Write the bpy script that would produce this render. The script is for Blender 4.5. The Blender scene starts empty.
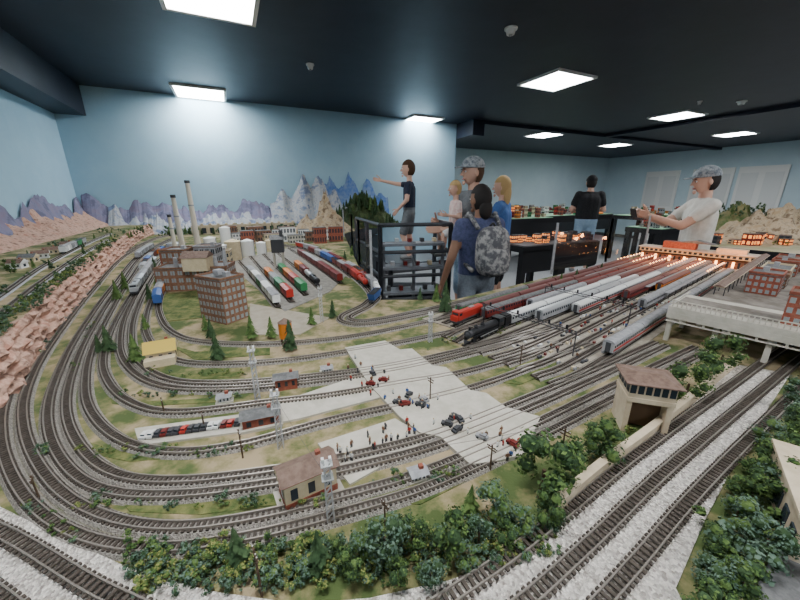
import bpy, bmesh, math, random
import numpy as np
from mathutils import Vector, Matrix, noise
random.seed(7)
rnd=random.random
def ru(a,b): return a+(b-a)*rnd()
# ---------------------------------------------------------------- survey of the layout table plane
TH=math.radians(17.2); CT,ST=math.cos(TH),math.sin(TH); F=340.; CZ=1.45; TZ=.95
def G(u,v,z=TZ):
    a=(u-400)/F; b=(v-300)/F; t=(z-CZ)/(-ST-b*CT)
    return (a*t,(CT-b*ST)*t)
def pxm(u,v,z=TZ):
    b=(v-300)/F; t=(z-CZ)/(-ST-b*CT); return F/t
# room axes
A=Vector((-4.1,4.5)); E1=Vector((.9007,.4344)); E2=Vector((.4344,-.9007))
RZ=math.atan2(E1.y,E1.x); CEIL=2.7; SOF=2.37; RL=14.2; RD=9.5; RB=-2.75; RS=5.72
def R(a,b): 
    p=A+E1*a+E2*b; return (p.x,p.y)
# yard axes
YD=Vector((.788,.616)); YN=Vector((.616,-.788)); YA=math.atan2(YD.y,YD.x)
def Y(s,o): 
    p=YD*s+YN*o; return (p.x,p.y)
# ---------------------------------------------------------------- materials
MC={}
def mat(name,c,c2=None,scale=30,rough=.7,metal=0,bump=0,emit=0,c3=None,vor=False,lo=.4,hi=.6):
    if name in MC: return MC[name]
    m=bpy.data.materials.new(name); m.use_nodes=True; nt=m.node_tree; N=nt.nodes; L=nt.links
    p=N['Principled BSDF']; p.inputs['Roughness'].default_value=rough; p.inputs['Metallic'].default_value=metal
    p.inputs['Base Color'].default_value=(*c,1)
    p.inputs['Specular IOR Level'].default_value=.3
    if c2 or bump:
        tc=N.new('ShaderNodeTexCoord')
        if vor:
            no=N.new('ShaderNodeTexVoronoi'); no.inputs['Scale'].default_value=scale; L.new(tc.outputs['Object'],no.inputs['Vector'])
            sp=N.new('ShaderNodeSeparateColor'); L.new(no.outputs['Color'],sp.inputs[0]); fac=sp.outputs[0]; hfac=no.outputs['Distance']
        else:
            no=N.new('ShaderNodeTexNoise'); no.inputs['Scale'].default_value=scale; no.inputs['Detail'].default_value=8
            no.inputs['Roughness'].default_value=.65
            L.new(tc.outputs['Object'],no.inputs['Vector']); fac=no.outputs['Fac']; hfac=fac
        if c2:
            r=N.new('ShaderNodeValToRGB'); e=r.color_ramp.elements
            e[0].position=lo;e[0].color=(*c,1);e[1].position=hi;e[1].color=(*c2,1)
            if c3: x=e.new((lo+hi)/2); x.color=(*c3,1)
            L.new(fac,r.inputs[0]); L.new(r.outputs[0],p.inputs['Base Color'])
        if bump:
            b=N.new('ShaderNodeBump'); b.inputs['Strength'].default_value=bump; b.inputs['Distance'].default_value=.01
            L.new(hfac,b.inputs['Height']); L.new(b.outputs[0],p.inputs['Normal'])
    if emit:
        p.inputs['Emission Color'].default_value=(*c,1); p.inputs['Emission Strength'].default_value=emit
    MC[name]=m; return m
def glassmat():
    m=bpy.data.materials.new('plexiglass'); m.use_nodes=True; nt=m.node_tree; N=nt.nodes; L=nt.links
    N.remove(N['Principled BSDF']); o=N['Material Output']
    t=N.new('ShaderNodeBsdfTransparent'); t.inputs[0].default_value=(.93,.96,.97,1)
    g=N.new('ShaderNodeBsdfGlossy'); g.inputs['Roughness'].default_value=.03
    mx=N.new('ShaderNodeMixShader'); mx.inputs[0].default_value=.07
    L.new(t.outputs[0],mx.inputs[1]); L.new(g.outputs[0],mx.inputs[2]); L.new(mx.outputs[0],o.inputs[0])
    return m
PLEX=glassmat()
# ---------------------------------------------------------------- mesh builder
class MB:
    def __init__(s): s.v=[];s.f=[];s.m=[];s.ml=[];s.n=0;s.M=Matrix.Identity(4)
    def mi(s,m):
        if m not in s.ml: s.ml.append(m)
        return s.ml.index(m)
    def add(s,vs,fs,m):
        a=np.asarray(vs,dtype=float); M=np.array(s.M); a=a@M[:3,:3].T+M[:3,3]
        s.v.append(a); o=s.n; s.n+=len(a)
        if isinstance(m,list):
            s.m.extend(s.mi(x) for x in m)
        else:
            k=s.mi(m); s.m.extend([k]*len(fs))
        s.f.extend([tuple(i+o for i in f) for f in fs])
    def at(s,x,y,z,rz=0,sc=1): s.M=Matrix.Translation((x,y,z))@Matrix.Rotation(rz,4,'Z')@Matrix.Scale(sc,4)
    def put(s,u,v,rz=0,z=TZ,sc=1): x,y=G(u,v,z); s.at(x,y,z,rz,sc)
    def box(s,c,d,m,rz=0,tp=1.0):
        x,y,z=c; a,b,h=d[0]/2,d[1]/2,d[2]/2; C,S=math.cos(rz),math.sin(rz); vs=[]
        for sz,k in ((-1,1),(1,tp)):
            for sx,sy in((-1,-1),(1,-1),(1,1),(-1,1)):
                px,py=sx*a*k,sy*b*k; vs.append((x+px*C-py*S,y+px*S+py*C,z+sz*h))
        s.add(vs,[(3,2,1,0),(4,5,6,7),(0,1,5,4),(1,2,6,5),(2,3,7,6),(3,0,4,7)],m)
    def cyl(s,p0,p1,r0,r1,m,n=10):
        p0=Vector(p0);p1=Vector(p1);d=(p1-p0)
        if d.length<1e-7: return
        q=d.to_track_quat('Z','Y'); vs=[]
        for p,r in((p0,r0),(p1,r1)):
            for i in range(n):
                w=2*math.pi*i/n; vs.append(tuple(p+q@Vector((math.cos(w)*r,math.sin(w)*r,0))))
        fs=[(i,(i+1)%n,n+(i+1)%n,n+i) for i in range(n)]+[tuple(range(n-1,-1,-1)),tuple(range(n,2*n))]
        s.add(vs,fs,m)
    def ell(s,c,r,m,nu=12,nv=8,fn=None,keep=None):
        vs=[(0,0,1)]
        for j in range(1,nv):
            ph=math.pi*j/nv
            for i in range(nu):
                w=2*math.pi*i/nu; vs.append((math.sin(ph)*math.cos(w),math.sin(ph)*math.sin(w),math.cos(ph)))
        vs.append((0,0,-1)); fs=[]
        for i in range(nu): fs.append((0,1+i,1+(i+1)%nu))
        for j in range(nv-2):
            for i in range(nu):
                a=1+j*nu+i;b=1+j*nu+(i+1)%nu; fs.append((a,a+nu,b+nu,b))
        k=1+(nv-2)*nu
        for i in range(nu): fs.append((len(vs)-1,k+(i+1)%nu,k+i))
        if keep: fs=[f for f in fs if keep(*[sum(vs[i][q] for i in f)/len(f) for q in range(3)])]
        if fn: vs=[fn(*v) for v in vs]
        if not hasattr(r,'__len__'): r=(r,r,r)
        s.add([(c[0]+v[0]*r[0],c[1]+v[1]*r[1],c[2]+v[2]*r[2]) for v in vs],fs,m)
    def cap(s,p0,p1,r0,r1,m,n=12):
        s.cyl(p0,p1,r0,r1,m,n); s.ell(p0,r0,m,n,8); s.ell(p1,r1,m,n,8)
    def prism(s,poly,z0,z1,m,ms=None):
        n=len(poly); ar=sum(poly[i][0]*poly[(i+1)%n][1]-poly[(i+1)%n][0]*poly[i][1] for i in range(n))
        if ar<0: poly=poly[::-1]
        vs=[(p[0],p[1],z0) for p in poly]+[(p[0],p[1],z1) for p in poly]
        s.add(vs,[tuple(range(n,2*n))],m)
        s.add(vs,[(i,(i+1)%n,n+(i+1)%n,n+i) for i in range(n)]+[tuple(range(n-1,-1,-1))],ms or m)
    def gable(s,w,d,z,h,m,ov=.006,me=None,hip=0):
        a=w/2+ov;b=d/2+ov
        vs=[(-a,-b,z),(a,-b,z),(a,b,z),(-a,b,z),(-a+hip,0,z+h),(a-hip,0,z+h)]
        s.add(vs,[(0,1,5,4),(2,3,4,5),(0,3,2,1)],m); s.add(vs,[(1,2,5),(3,0,4)],me or m)
    def extr(s,prof,x0,x1,m):
        n=len(prof); vs=[(x0,p[0],p[1]) for p in prof]+[(x1,p[0],p[1]) for p in prof]
        s.add(vs,[(i,(i+1)%n,n+(i+1)%n,n+i) for i in range(n)]+[tuple(range(n-1,-1,-1)),tuple(range(n,2*n))],m)
    def obj(s,name,smooth=False,parent=None):
        me=bpy.data.meshes.new(name); V=np.concatenate(s.v) if s.v else np.zeros((0,3))
        me.from_pydata(V.tolist(),[],s.f)
        for m in s.ml: me.materials.append(m)
        me.polygons.foreach_set('material_index',s.m)
        if smooth: me.polygons.foreach_set('use_smooth',[True]*len(s.f))
        me.update(); o=bpy.data.objects.new(name,me); bpy.context.collection.objects.link(o)
        if parent: o.parent=parent
        return o
# ---------------------------------------------------------------- palette
wallm=mat('wall_blue',(.33,.51,.63),(.36,.54,.65),3,.85)
wallg=mat('wall_pale_blue',(.46,.58,.64),(.49,.61,.66),3,.85)
ceilm=mat('ceiling_dark',(.010,.012,.022),(.014,.017,.03),4,.45)
black=mat('black_paint',(.012,.012,.014),rough=.5)
dark=mat('dark_grey',(.05,.05,.055),rough=.6)
grey=mat('grey',(.25,.25,.26),(.33,.33,.34),60)
white=mat('white_paint',(.7,.7,.68))
cream=mat('cream',(.6,.5,.33),(.52,.42,.27),40)
brick=mat('brick',(.22,.055,.035),(.32,.1,.06),90)
brick2=mat('brick_brown',(.17,.085,.05),(.25,.13,.08),90)
roofr=mat('roof_brown',(.13,.08,.06),(.2,.13,.1),80)
roofg=mat('roof_grey',(.1,.1,.1),(.17,.17,.17),80)
glassd=mat('window_dark',(.03,.04,.05),rough=.15)
winl=mat('window_pale',(.25,.28,.28),rough=.3)
conc=mat('concrete',(.44,.41,.34),(.54,.50,.43),25,bump=.1)
tanc=mat('tan_concrete',(.5,.40,.28),(.6,.5,.36),25,bump=.1)
asph=mat('asphalt_brown',(.13,.11,.09),(.24,.21,.18),18)
ground=mat('layout_ground',(.36,.28,.17),(.07,.10,.03),9,.95,bump=.5,c3=(.20,.18,.08),lo=.40,hi=.58)
grass=mat('grass_green',(.05,.085,.02),(.17,.17,.06),30,.95,bump=.4)
ballast=mat('ballast_grey',(.15,.135,.12),(.36,.33,.29),420,.95,bump=.4,vor=True,lo=0,hi=1)
wballast=mat('ballast_white',(.42,.37,.33),(.97,.91,.84),240,.95,bump=.8,vor=True,lo=0,hi=1)
tie=mat('tie',(.05,.04,.032),(.09,.072,.06),100,.9)
rail=mat('rail',(.36,.32,.28),rough=.35,metal=.6)
leaf1=mat('leaf_green',(.05,.10,.025),(.11,.17,.045),60,.9)
leaf2=mat('leaf_dark',(.022,.05,.018),(.05,.09,.035),60,.9)
leaf3=mat('leaf_yellow',(.17,.2,.05),(.26,.26,.08),60,.9)
leaf4=mat('leaf_blue_green',(.07,.12,.085),(.12,.18,.13),60,.9)
bark=mat('bark',(.08,.05,.03))
rockp=mat('rock_pink',(.42,.21,.15),(.2,.11,.08),26,.95,bump=1,c3=(.6,.38,.29),lo=.36,hi=.64)
rockt=mat('rock_tan',(.42,.3,.18),(.2,.14,.09),14,.95,bump=.8,c3=(.5,.4,.28))
rockv=mat('rock_violet',(.22,.19,.27),(.13,.13,.2),9,.95,bump=.5,c3=(.2,.2,.3))
rockb=mat('rock_blue',(.08,.17,.42),(.22,.3,.45),7,.95,bump=.4)
rockw=mat('rock_greyblue',(.30,.34,.40),(.15,.19,.28),9,.95,bump=.4,c3=(.42,.42,.42))
warm=mat('lamp_warm',(1,.42,.13),emit=12)
warm2=mat('window_lit',(1,.32,.08),emit=1.6)
tusc=mat('tuscan_red',(.15,.018,.015),rough=.4); red=mat('red',(.4,.03,.02),rough=.4)
silver=mat('silver',(.5,.51,.52),rough=.35,metal=.5); green=mat('green',(.03,.2,.07),rough=.5)
orange=mat('orange',(.6,.18,.02),rough=.5); blue=mat('blue',(.04,.1,.3),rough=.5); yellow=mat('yellow',(.6,.42,.08))
# ---------------------------------------------------------------- room
def wallobj(name,p,q,t,n,z0=0,z1=CEIL,m=wallm):
    b=MB(); p=Vector(p);q=Vector(q);n=Vector(n)
    b.prism([tuple(p),tuple(q),tuple(q+n*t),tuple(p+n*t)],z0,z1,m); return b.obj(name)
wallobj('wall_back',R(-.1,0),R(RS,0),.1,-E2)
wallobj('wall_recess_side',R(RS,-.1),R(RS,RB),.1,-E1,m=wallg)
wallobj('wall_recess_back',R(RS-.1,RB),R(RL+.1,RB),.1,-E2,m=wallg)
wallobj('wall_left',R(0,0),R(0,RD),.1,-E1)
wallobj('wall_right',R(RL,RB),R(RL,RD),.1,E1,m=wallg)
wallobj('wall_front',R(-.1,RD),R(RL+.1,RD),.1,E2)
foot=[R(-.1,-.1),R(RS-.1,-.1),R(RS-.1,RB-.1),R(RL+.1,RB-.1),R(RL+.1,RD+.1),R(-.1,RD+.1)]
b=MB(); b.prism(foot,-.1,0,mat('carpet',(.27,.28,.29),(.33,.34,.35),60,.9,bump=.2)); b.obj('floor')
b=MB(); b.prism(foot,CEIL,CEIL+.1,ceilm); b.obj('ceiling')
b=MB()
b.prism([R(0,0),R(.3,0),R(.3,RD),R(0,RD)],SOF,CEIL,ceilm)
b.prism([R(RS,RB),R(RS+.25,RB),R(RS+.25,.5),R(RS,.5)],2.45,CEIL,ceilm)
b.prism([R(RS+.25,.35),R(RL,.35),R(RL,.5),R(RS+.25,.5)],2.64,CEIL,ceilm)
b.prism([R(9.2,.5),R(9.35,.5),R(9.35,RD),R(9.2,RD)],2.64,CEIL,ceilm)
b.obj('trim_soffit')
for nm,p,q,n in(('baseboard_back',R(0,0),R(RS,0),E2),('baseboard_left',R(0,0),R(0,RD),E1),('baseboard_right',R(RL,RB),R(RL,RD),-E1),('baseboard_recess',R(RS,RB),R(RL,RB),E2)):
    wallobj(nm,p,q,.015,n,0,.1,dark)
panel=mat('light_panel',(.95,.98,1),emit=44)
def clight(x,y):
    b=MB(); b.at(x,y,CEIL,RZ)
    b.box((0,0,-.008),(.54,.54,.012),panel)
    for q in(-1,1):
        b.box((q*.285,0,-.012),(.03,.6,.024),white); b.box((0,q*.285,-.012),(.54,.03,.024),white)
    b.obj('ceiling_light')
for u,v in((200,93),(209,-4),(556,81),(421,120),(677,116),(544,135),(735,134),(615,145)):
    clight(*G(u,v,CEIL-.01))
for x,y in((-.2,.3),(2.1,.3),(3.9,2.3),(-1.0,-1.6),(1.5,-1.8),(3.6,-.6),(6.5,5.0)): clight(x,y)  # unseen extra panels, added as fill light to brighten the room
for u,v,k in((511,28,.05),(310,64,.04),(742,101,.06),(700,101,.03)):
    x,y=G(u,v,CEIL); b=MB(); b.at(x,y,CEIL)
    b.cyl((0,0,0),(0,0,-.012),k,k,white,20); b.cyl((0,0,-.012),(0,0,-.045),k*.8,k*.6,white,20); b.cyl((0,0,-.045),(0,0,-.055),k*.3,k*.2,grey,12)
    b.obj('smoke_detector',False)
for i,(s0,s1) in enumerate(((1.4,2.4),(2.7,3.7),(3.75,4.75))):
    b=MB(); p=R(RL-.03,RB+(s0+s1)/2); b.at(p[0],p[1],0,RZ)
    w=s1-s0-.04
    b.box((0,0,1.08),(.04,w,2.16),white)
    for zz,hh in((.55,.8),(1.55,.9)):
        for q in(-1,1): b.box((-.023,q*w/4,zz),(.01,w*.36,hh),mat('door_panel',(.62,.63,.62)))
    b.cyl((-.05,w*.42,1),(-.02,w*.42,1),.025,.025,rail); b.obj('door_%d'%(i+1))
# ---------------------------------------------------------------- layout table
tbl=[(-1.84,-.1),(-4.02,4.44),(-.4,6.2),(-.75,4.6),(-.13,1.62),(.27,1.62),(2.2,3.02),(2.35,2.75),(3.2,2.5),(3.2,-.1)]
b=MB(); b.prism(tbl,.78,TZ,ground,black)
b.prism([(x*.97-.0,y*.97+.03) for x,y in tbl],0,.78,black)
b.obj('model_railroad_table')
def poly(pts,z=TZ): return [G(u,v,z) for u,v in pts]
b=MB()
wb=[(-.99,.42)]+[G(*p) for p in((0,508),(60,538),(130,570),(210,593),(300,606),(370,600),(450,582),(540,548),(556,515),(600,478),(660,432),(738,366),(790,375),(775,398),(745,445),(705,520),(675,590))]+[(.32,.1),(.1,-.05),(-.4,-.05),(-.99,.1)]
b.prism(wb,TZ-.01,TZ+.004,wballast); b.obj('gravel_roadbed')
b=MB()
b.prism(poly([(345,350),(385,343),(400,352),(412,351),(432,368),(446,370),(470,393),(486,396),(505,410),(540,420),(522,458),(500,464),(470,468),(440,440),(420,436),(400,420),(370,388)]),TZ-.01,TZ+.0095,conc)
b.prism(poly([(318,445),(395,420),(430,440),(350,486)]),TZ-.01,TZ+.0045,conc)
b.prism(poly([(135,430),(240,416),(250,432),(140,447)]),TZ-.01,TZ+.0047,conc)
b.prism(poly([(255,412),(350,380),(400,374),(395,395),(300,420),(262,428)]),TZ-.01,TZ+.0052,conc)
b.prism(poly([(225,262),(300,246),(350,272),(330,292),(285,312)]),TZ-.01,TZ+.003,mat('cinder',(.16,.15,.13),(.26,.24,.21),40))
b.prism(poly([(250,304),(330,318),(300,335),(250,335)]),TZ-.01,TZ+.0024,mat('packed_dirt',(.38,.33,.25),(.3,.26,.19),20))
b.obj('concrete_pavement')
b=MB(); b.prism(poly([(150,296),(203,290),(203,318),(165,322)]),TZ-.01,TZ+.003,grass)
for i,pts in enumerate(([(75,438),(120,452),(235,446),(240,452),(130,462),(80,452)],[(120,500),(230,500),(300,492),(300,502),(200,515),(130,512)],[(110,398),(140,402),(220,398),(220,402),(140,407),(112,404)],[(135,372),(150,376),(240,372),(240,377),(150,382)],[(170,345),(195,352),(270,348),(270,355),(195,360)],[(345,500),(420,478),(470,480),(420,505)],[(480,380),(560,350),(590,355),(520,385)],[(30,480),(60,510),(100,530),(90,520),(50,488)])):
    b.prism(poly(pts),TZ-.01,TZ+.0012+.0001*i,grass)
b.obj('grass_patch')
b=MB(); b.prism([Y(.9,-1.0),Y(3.3,-1.0),Y(3.3,-.33),Y(1.0,-.33)],TZ-.01,TZ+.0034,mat('cinder2',(.28,.24,.19),(.42,.37,.3),30)); b.obj('yard_ground')
# ---------------------------------------------------------------- tracks
def cr(pts,ds=.02):
    P=[Vector(p) for p in pts]; P=[P[0]*2-P[1]]+P+[P[-1]*2-P[-2]]; out=[]
    for i in range(1,len(P)-2):
        a,b_,c,d=P[i-1:i+3]; n=max(2,int((c-b_).length/ds))
        for k in range(n):
            t=k/n; out.append(.5*((2*b_)+(c-a)*t+(2*a-5*b_+4*c-d)*t*t+(3*b_-a-3*c+d)*t**3))
    out.append(P[-2]); return out
def nrm(path):
    N=[]
    for i in range(len(path)):
        d=(path[min(i+1,len(path)-1)]-path[max(i-1,0)]).normalized(); N.append(Vector((-d.y,d.x)))
    return N
def off(path,o): return [p+n*o for p,n in zip(path,nrm(path))]
def strip(b,path,o0,o1,z0,z1,m,sl=0):
    N=nrm(path); vs=[]
    for p,n in zip(path,N):
        for o,z in((o0-sl,z0),(o0,z1),(o1,z1),(o1+sl,z0)): q=p+n*o; vs.append((q.x,q.y,z))
    fs=[]
    for i in range(len(path)-1):
        for k in range(3): a=i*4+k; fs.append((a,a+1,a+5,a+4)[::-1])
    b.add(vs,fs,m)
def sample(path,ds):
    out=[];acc=0;nx=0
    for i in range(len(path)-1):
        L=(path[i+1]-path[i]).length
        if L<1e-6: continue
        d=(path[i+1]-path[i])/L
        while nx<=acc+L:
            out.append((path[i]+d*(nx-acc),d)); nx+=ds
        acc+=L
    return out
def track(b,path,z=TZ,bal=ballast,g=1.0):
    if bal: strip(b,path,-.015*g,.015*g,z,z+.005,bal,.005*g)
    for p,d in sample(path,.0105*g):
        if p.y>2.6 and rnd()<.5: continue
        b.box((p.x,p.y,z+.0065),(.005*g,.027*g,.003),tie,math.atan2(d.y,d.x))
    for o in(-.0083*g,.0083*g): strip(b,path,o-.0011,o+.0011,z+.007,z+.0112,rail)
PT={}
def tgroup(name,specs,z=TZ,bal=ballast,g=1.0):
    b=MB()
    for key,pts,offs in specs:
        base=cr(pts)
        for i,o in enumerate(offs):
            q=off(base,o) if o else base; PT[key+str(i)]=q; track(b,q,z,bal,g)
    b.obj(name)
Gs=lambda l,z=TZ:[G(u,v,z) for u,v in l]
tgroup('loop_track',[
 ('A',Gs([(700,350),(600,400),(520,440),(430,480),(350,505),(250,530),(160,540),(85,525),(36,487),(14,435),(20,390),(48,342),(90,290),(125,255),(162,237),(200,234)]),(-.017,.017)),
 ('B',Gs([(660,345),(600,373),(520,408),(440,440),(360,462),(280,478),(180,490),(110,484),(72,455),(58,415),(66,375),(86,332),(116,287),(142,255),(172,239)]),(-.016,.016)),
 ('C',Gs([(590,345),(500,380),(430,400),(340,420),(275,438),(240,447),(180,454),(128,445),(96,420),(86,390),(92,352),(108,318),(130,280),(150,255),(178,242)]),(0,)),
 ('C2',Gs([(560,345),(470,372),(400,385),(330,397),(270,404),(180,414),(135,406),(110,385),(104,358),(116,322),(138,285),(156,257),(185,243)]),(-.0,)),
 ('D',Gs([(560,328),(470,352),(390,370),(300,382),(220,388),(165,384),(135,366),(126,342),(132,312),(149,279),(166,256),(190,246)]),(-.016,.016)),
 ('E',Gs([(540,312),(450,333),(370,349),(280,362),(200,365),(166,356),(148,338),(147,314),(160,282),(176,260),(200,248)]),(0,)),
 ('H',Gs([(520,302),(430,322),(350,338),(270,345),(205,343),(176,335),(162,320),(160,300),(172,276),(188,262),(215,250)]),(0,)),
 ('I',Gs([(480,300),(400,318),(360,324),(345,318),(368,305),(372,292),(345,270),(310,252),(270,244),(220,243)]),(-.02,.02)),
],g=.84)
b=MB()
for i in range(13):
    o=-.97+.05*i; s0=.95 if i>2 else 1.05
    q=cr([Y(s0-.12,o+(.02 if i<6 else -.02)),Y(s0+.1,o),Y(2,o),Y(3.25,o)]); PT['Y%d'%i]=q; track(b,q)
b.obj('yard_track')
inner=[[(278,308),(255,280),(236,258)],[(292,303),(268,277),(248,254)],[(306,296),(281,272),(260,251)],[(320,290),(296,268),(272,249)],[(340,284),(312,264),(288,248)],[(352,278),(326,260),(300,246)]]
tgroup('freight_yard_track',[('F%d_'%i,Gs(p),(0,)) for i,p in enumerate(inner)])
tgroup('main_line_track',[('M',[(1.6,1.22),(1.2,.99),(.921,.824),(.483,.561),(.2536,.414),(.106,.325),(-.02,.268),(-.2,.262),(-.374,.305),(-.625,.395),(-.95,.48)],(0,.05,.1))],TZ+.004,None)
tz2=TZ+.12
tgroup('terrace_track',[('T',Gs([(-60,362),(0,316),(40,284),(80,256),(108,240)],tz2),(0,)),('U',Gs([(-60,335),(0,297),(45,266),(85,245),(110,234)],tz2),(0,))],tz2,grey)
# ---------------------------------------------------------------- terrace, cliff, mountains
edge=[(-1.2,-.08),(-1.05,.3),(-1.0,.6),(-1.02,.752),G(30,357),G(60,317),G(100,274),G(135,242),(-3.35,4.7)]
terr=edge+[(-4.0,4.42),(-1.84,-.08)]
b=MB(); b.prism(terr,TZ,tz2,ground,rockp)
ep=cr(edge,.015); en=nrm(ep); vs=[];K=14
for i,p in enumerate(ep):
    n=en[i]
    for k in range(K+1):
        f=k/K; nz=noise.fractal(Vector((p.x*22,p.y*22,f*2.5)),.9,2.1,5)*.022; st=.007*math.sin(f*26+p.x*8)
        q=p-n*(.02*(1-f)+.008+nz*(1 if 0<k<K else .5)+st*(0<k<K)); vs.append((q.x,q.y,TZ+(.125+.03*noise.noise(Vector((p.x*14,p.y*14,0))))*f))
    q=p+n*.03; vs.append((q.x,q.y,tz2-.004))
K2=K+2
b.add(vs,[(i*K2+k,(i+1)*K2+k,(i+1)*K2+k+1,i*K2+k+1) for i in range(len(ep)-1) for k in range(K2-1)],rockp)
b.obj('rock_cliff_terrace')
def ridge(b,p0,p1,n,hf,depth,z,m,inward,K=8,rough=.3):
    p0=Vector(p0);p1=Vector(p1); inward=Vector(inward); vs=[]
    for i in range(n+1):
        t=i/n; p=p0.lerp(p1,t); h=hf(t)
        for k in range(K+1):
            f=k/K; q=p+inward*(depth*(1-f)**1.2)
            zz=h*f*(1+rough*noise.fractal(Vector((q.x*4,q.y*4,f*2+h)),1,2,5))
            vs.append((q.x,q.y,z+max(0,zz)-.01))
    b.add(vs,[(i*(K+1)+k,(i+1)*(K+1)+k,(i+1)*(K+1)+k+1,i*(K+1)+k+1) for i in range(n) for k in range(K)],m)
def jag(base,amp,fr,seed):
    return lambda t: max(.02,base+amp*noise.fractal(Vector((t*fr,seed,0)),1.0,2.1,5))
b=MB(); ridge(b,R(.03,5.5),R(.03,.1),150,lambda t:(.05+.17*t)*(1+.7*noise.fractal(Vector((t*16,3,0)),.9,2,5)),.3,tz2,rockp,E1,rough=.2); 
ridge(b,R(.02,4.5),R(.02,.05),120,lambda t:(.09+.26*t)*(1+.6*noise.fractal(Vector((t*11,8,0)),.9,2,5)),.12,tz2,rockv,E1,rough=.2)
b.obj('desert_mountain_range')
b=MB()
ridge(b,R(.05,.02),R(2.7,.02),200,jag(.38,.2,11,1.3),.22,TZ,rockv,E2,rough=.15)
ridge(b,R(.3,.02),R(2.7,.02),160,jag(.28,.15,14,5.3),.35,TZ,rockw,E2,rough=.15)
b.obj('violet_mountain_range')
def peaks(lst,base):
    def f(t):
        h=base
        for c,w,hh in lst: h=max(h,hh*(1-abs(t-c)/w))
        return h*(1+.12*noise.fractal(Vector((t*14,2,0)),1,2,5))
    return f
b=MB()
ridge(b,R(2.3,.03),R(3.9,.03),160,peaks([(.12,.3,.58),(.33,.25,.84),(.48,.3,.78),(.62,.3,.62)],.4),.28,TZ,rockw,E2,rough=.15)
ridge(b,R(3.0,.02),R(4.3,.02),140,peaks([(.2,.4,.78),(.45,.35,.92),(.7,.3,.84)],.5),.1,TZ,rockb,E2,rough=.12)
b.obj('alpine_mountain_range')
def mound(b,c,rx,ry,h,m,n=60,K=22,z=TZ,seed=0,pw=1.0,am=.35,fr=6):
    vs=[]
    for k in range(K+1):
        f=k/K
        for i in range(n):
            w=2*math.pi*i/n; rr=f*(1+.25*noise.noise(Vector((math.cos(w)*2,math.sin(w)*2,seed))))
            x,y=c[0]+rx*rr*math.cos(w),c[1]+ry*rr*math.sin(w)
            zz=h*(1-f**pw)*(1+am*noise.fractal(Vector((x*fr,y*fr,seed)),1,2,5))
            vs.append((x,y,z+max(-.01,zz)))
    b.add(vs,[(k*n+i,(k+1)*n+i,(k+1)*n+(i+1)%n,k*n+(i+1)%n) for k in range(K) for i in range(n)],m)
b=MB(); mound(b,(-1.03,4.95),.34,.24,.5,rockt,seed=2,pw=.7,am=.5,fr=9); mound(b,(-1.3,4.9),.25,.2,.22,rockt,seed=4,am=.5,fr=9); b.obj('sandstone_butte')
b=MB(); mound(b,(-.6,5.7),.55,.3,.5,mat('forest_floor',(.04,.06,.02),(.08,.11,.04),20),seed=6,pw=1.2); b.obj('forested_hill')
# ---------------------------------------------------------------- trees
def proto_conifer(l,n=9,sp=9):
    b=MB(); b.cyl((0,0,0),(0,0,.9),.025,.006,bark,5)
    for j in range(n):
        z=.12+.82*j/n; r=.24*(1-j/n)**.9+.02; vs=[];fs=[]
        for i in range(sp):
            w=2*math.pi*(i+rnd()*.7)/sp; rr=r*ru(.7,1.2); k=len(vs); dw=.4
            vs+=[(0,0,z+.13),(rr*.75*math.cos(w-dw),rr*.75*math.sin(w-dw),z+.0),(rr*math.cos(w),rr*math.sin(w),z-.05),(rr*.75*math.cos(w+dw),rr*.75*math.sin(w+dw),z)]
            fs+=[(k,k+1,k+2),(k,k+2,k+3)]
        b.add(vs,fs,l)
    return b
def proto_leafy(l,l2,blobs=7,leaves=420,trunk=.25,spread=.3,ls=.03):
    b=MB(); 
    if trunk: b.cyl((0,0,0),(0,0,trunk+.3),.035,.02,bark,6)
    bl=[]
    for i in range(blobs):
        z=trunk+ (1-trunk)*(.15+.7*(i+.5)/blobs); w=rnd()*6.28; k=spread*math.sin(math.pi*min(1,max(.12,(z-trunk)/(1-trunk))))
        c=(k*.7*math.cos(w),k*.7*math.sin(w),z); r=ru(.12,.2); bl.append((c,r)); b.ell(c,r*.65,l2,6,4)
    vs=[];fs=[];ms=[]
    for i in range(leaves):
        c,r=random.choice(bl); d=Vector((random.gauss(0,1),random.gauss(0,1),random.gauss(0,1)+.2)).normalized()
        p=Vector(c)+d*r*ru(.6,1.25); a=Vector((random.gauss(0,1),random.gauss(0,1),random.gauss(0,1))).normalized(); e=d.cross(a); 
        if e.length<.1: continue
        e=e.normalized(); g=e.cross((d+a*.6).normalized()); s=ls*ru(.6,1.3); k=len(vs)
        vs+=[tuple(p+e*s),tuple(p+g*s*.7),tuple(p-e*s),tuple(p-g*s*.7)]; fs.append((k,k+1,k+2,k+3)); ms.append(l if rnd()<.75 else l2)
    b.add(vs,fs,ms); return b
PC=[proto_conifer(leaf2),proto_conifer(leaf2,10,10),proto_conifer(leaf1)]
PL=[proto_leafy(leaf1,leaf2,8,650),proto_leafy(leaf4,leaf2,10,750),proto_leafy(leaf1,leaf2,7,600,.15,.34),proto_leafy(leaf2,leaf1,9,700,.1,.3),proto_leafy(leaf4,leaf1,8,650,.1,.3)]
PB=[proto_leafy(a,c,5,190,0,.5,ls=.055) for a,c in((leaf1,leaf2),(leaf4,leaf2),(leaf3,leaf1),(leaf4,leaf1))]
def plant(b,pr,x,y,z,h,wd=1):
    V=np.concatenate(pr.v); w=rnd()*6.28; C,S=math.cos(w),math.sin(w)
    a=np.stack([(V[:,0]*C-V[:,1]*S)*h*wd,(V[:,0]*S+V[:,1]*C)*h*wd,V[:,2]*h],1)+np.array((x,y,z))
    b.M=Matrix.Identity(4); b.add(a,pr.f,[pr.ml[i] for i in pr.m])
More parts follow.
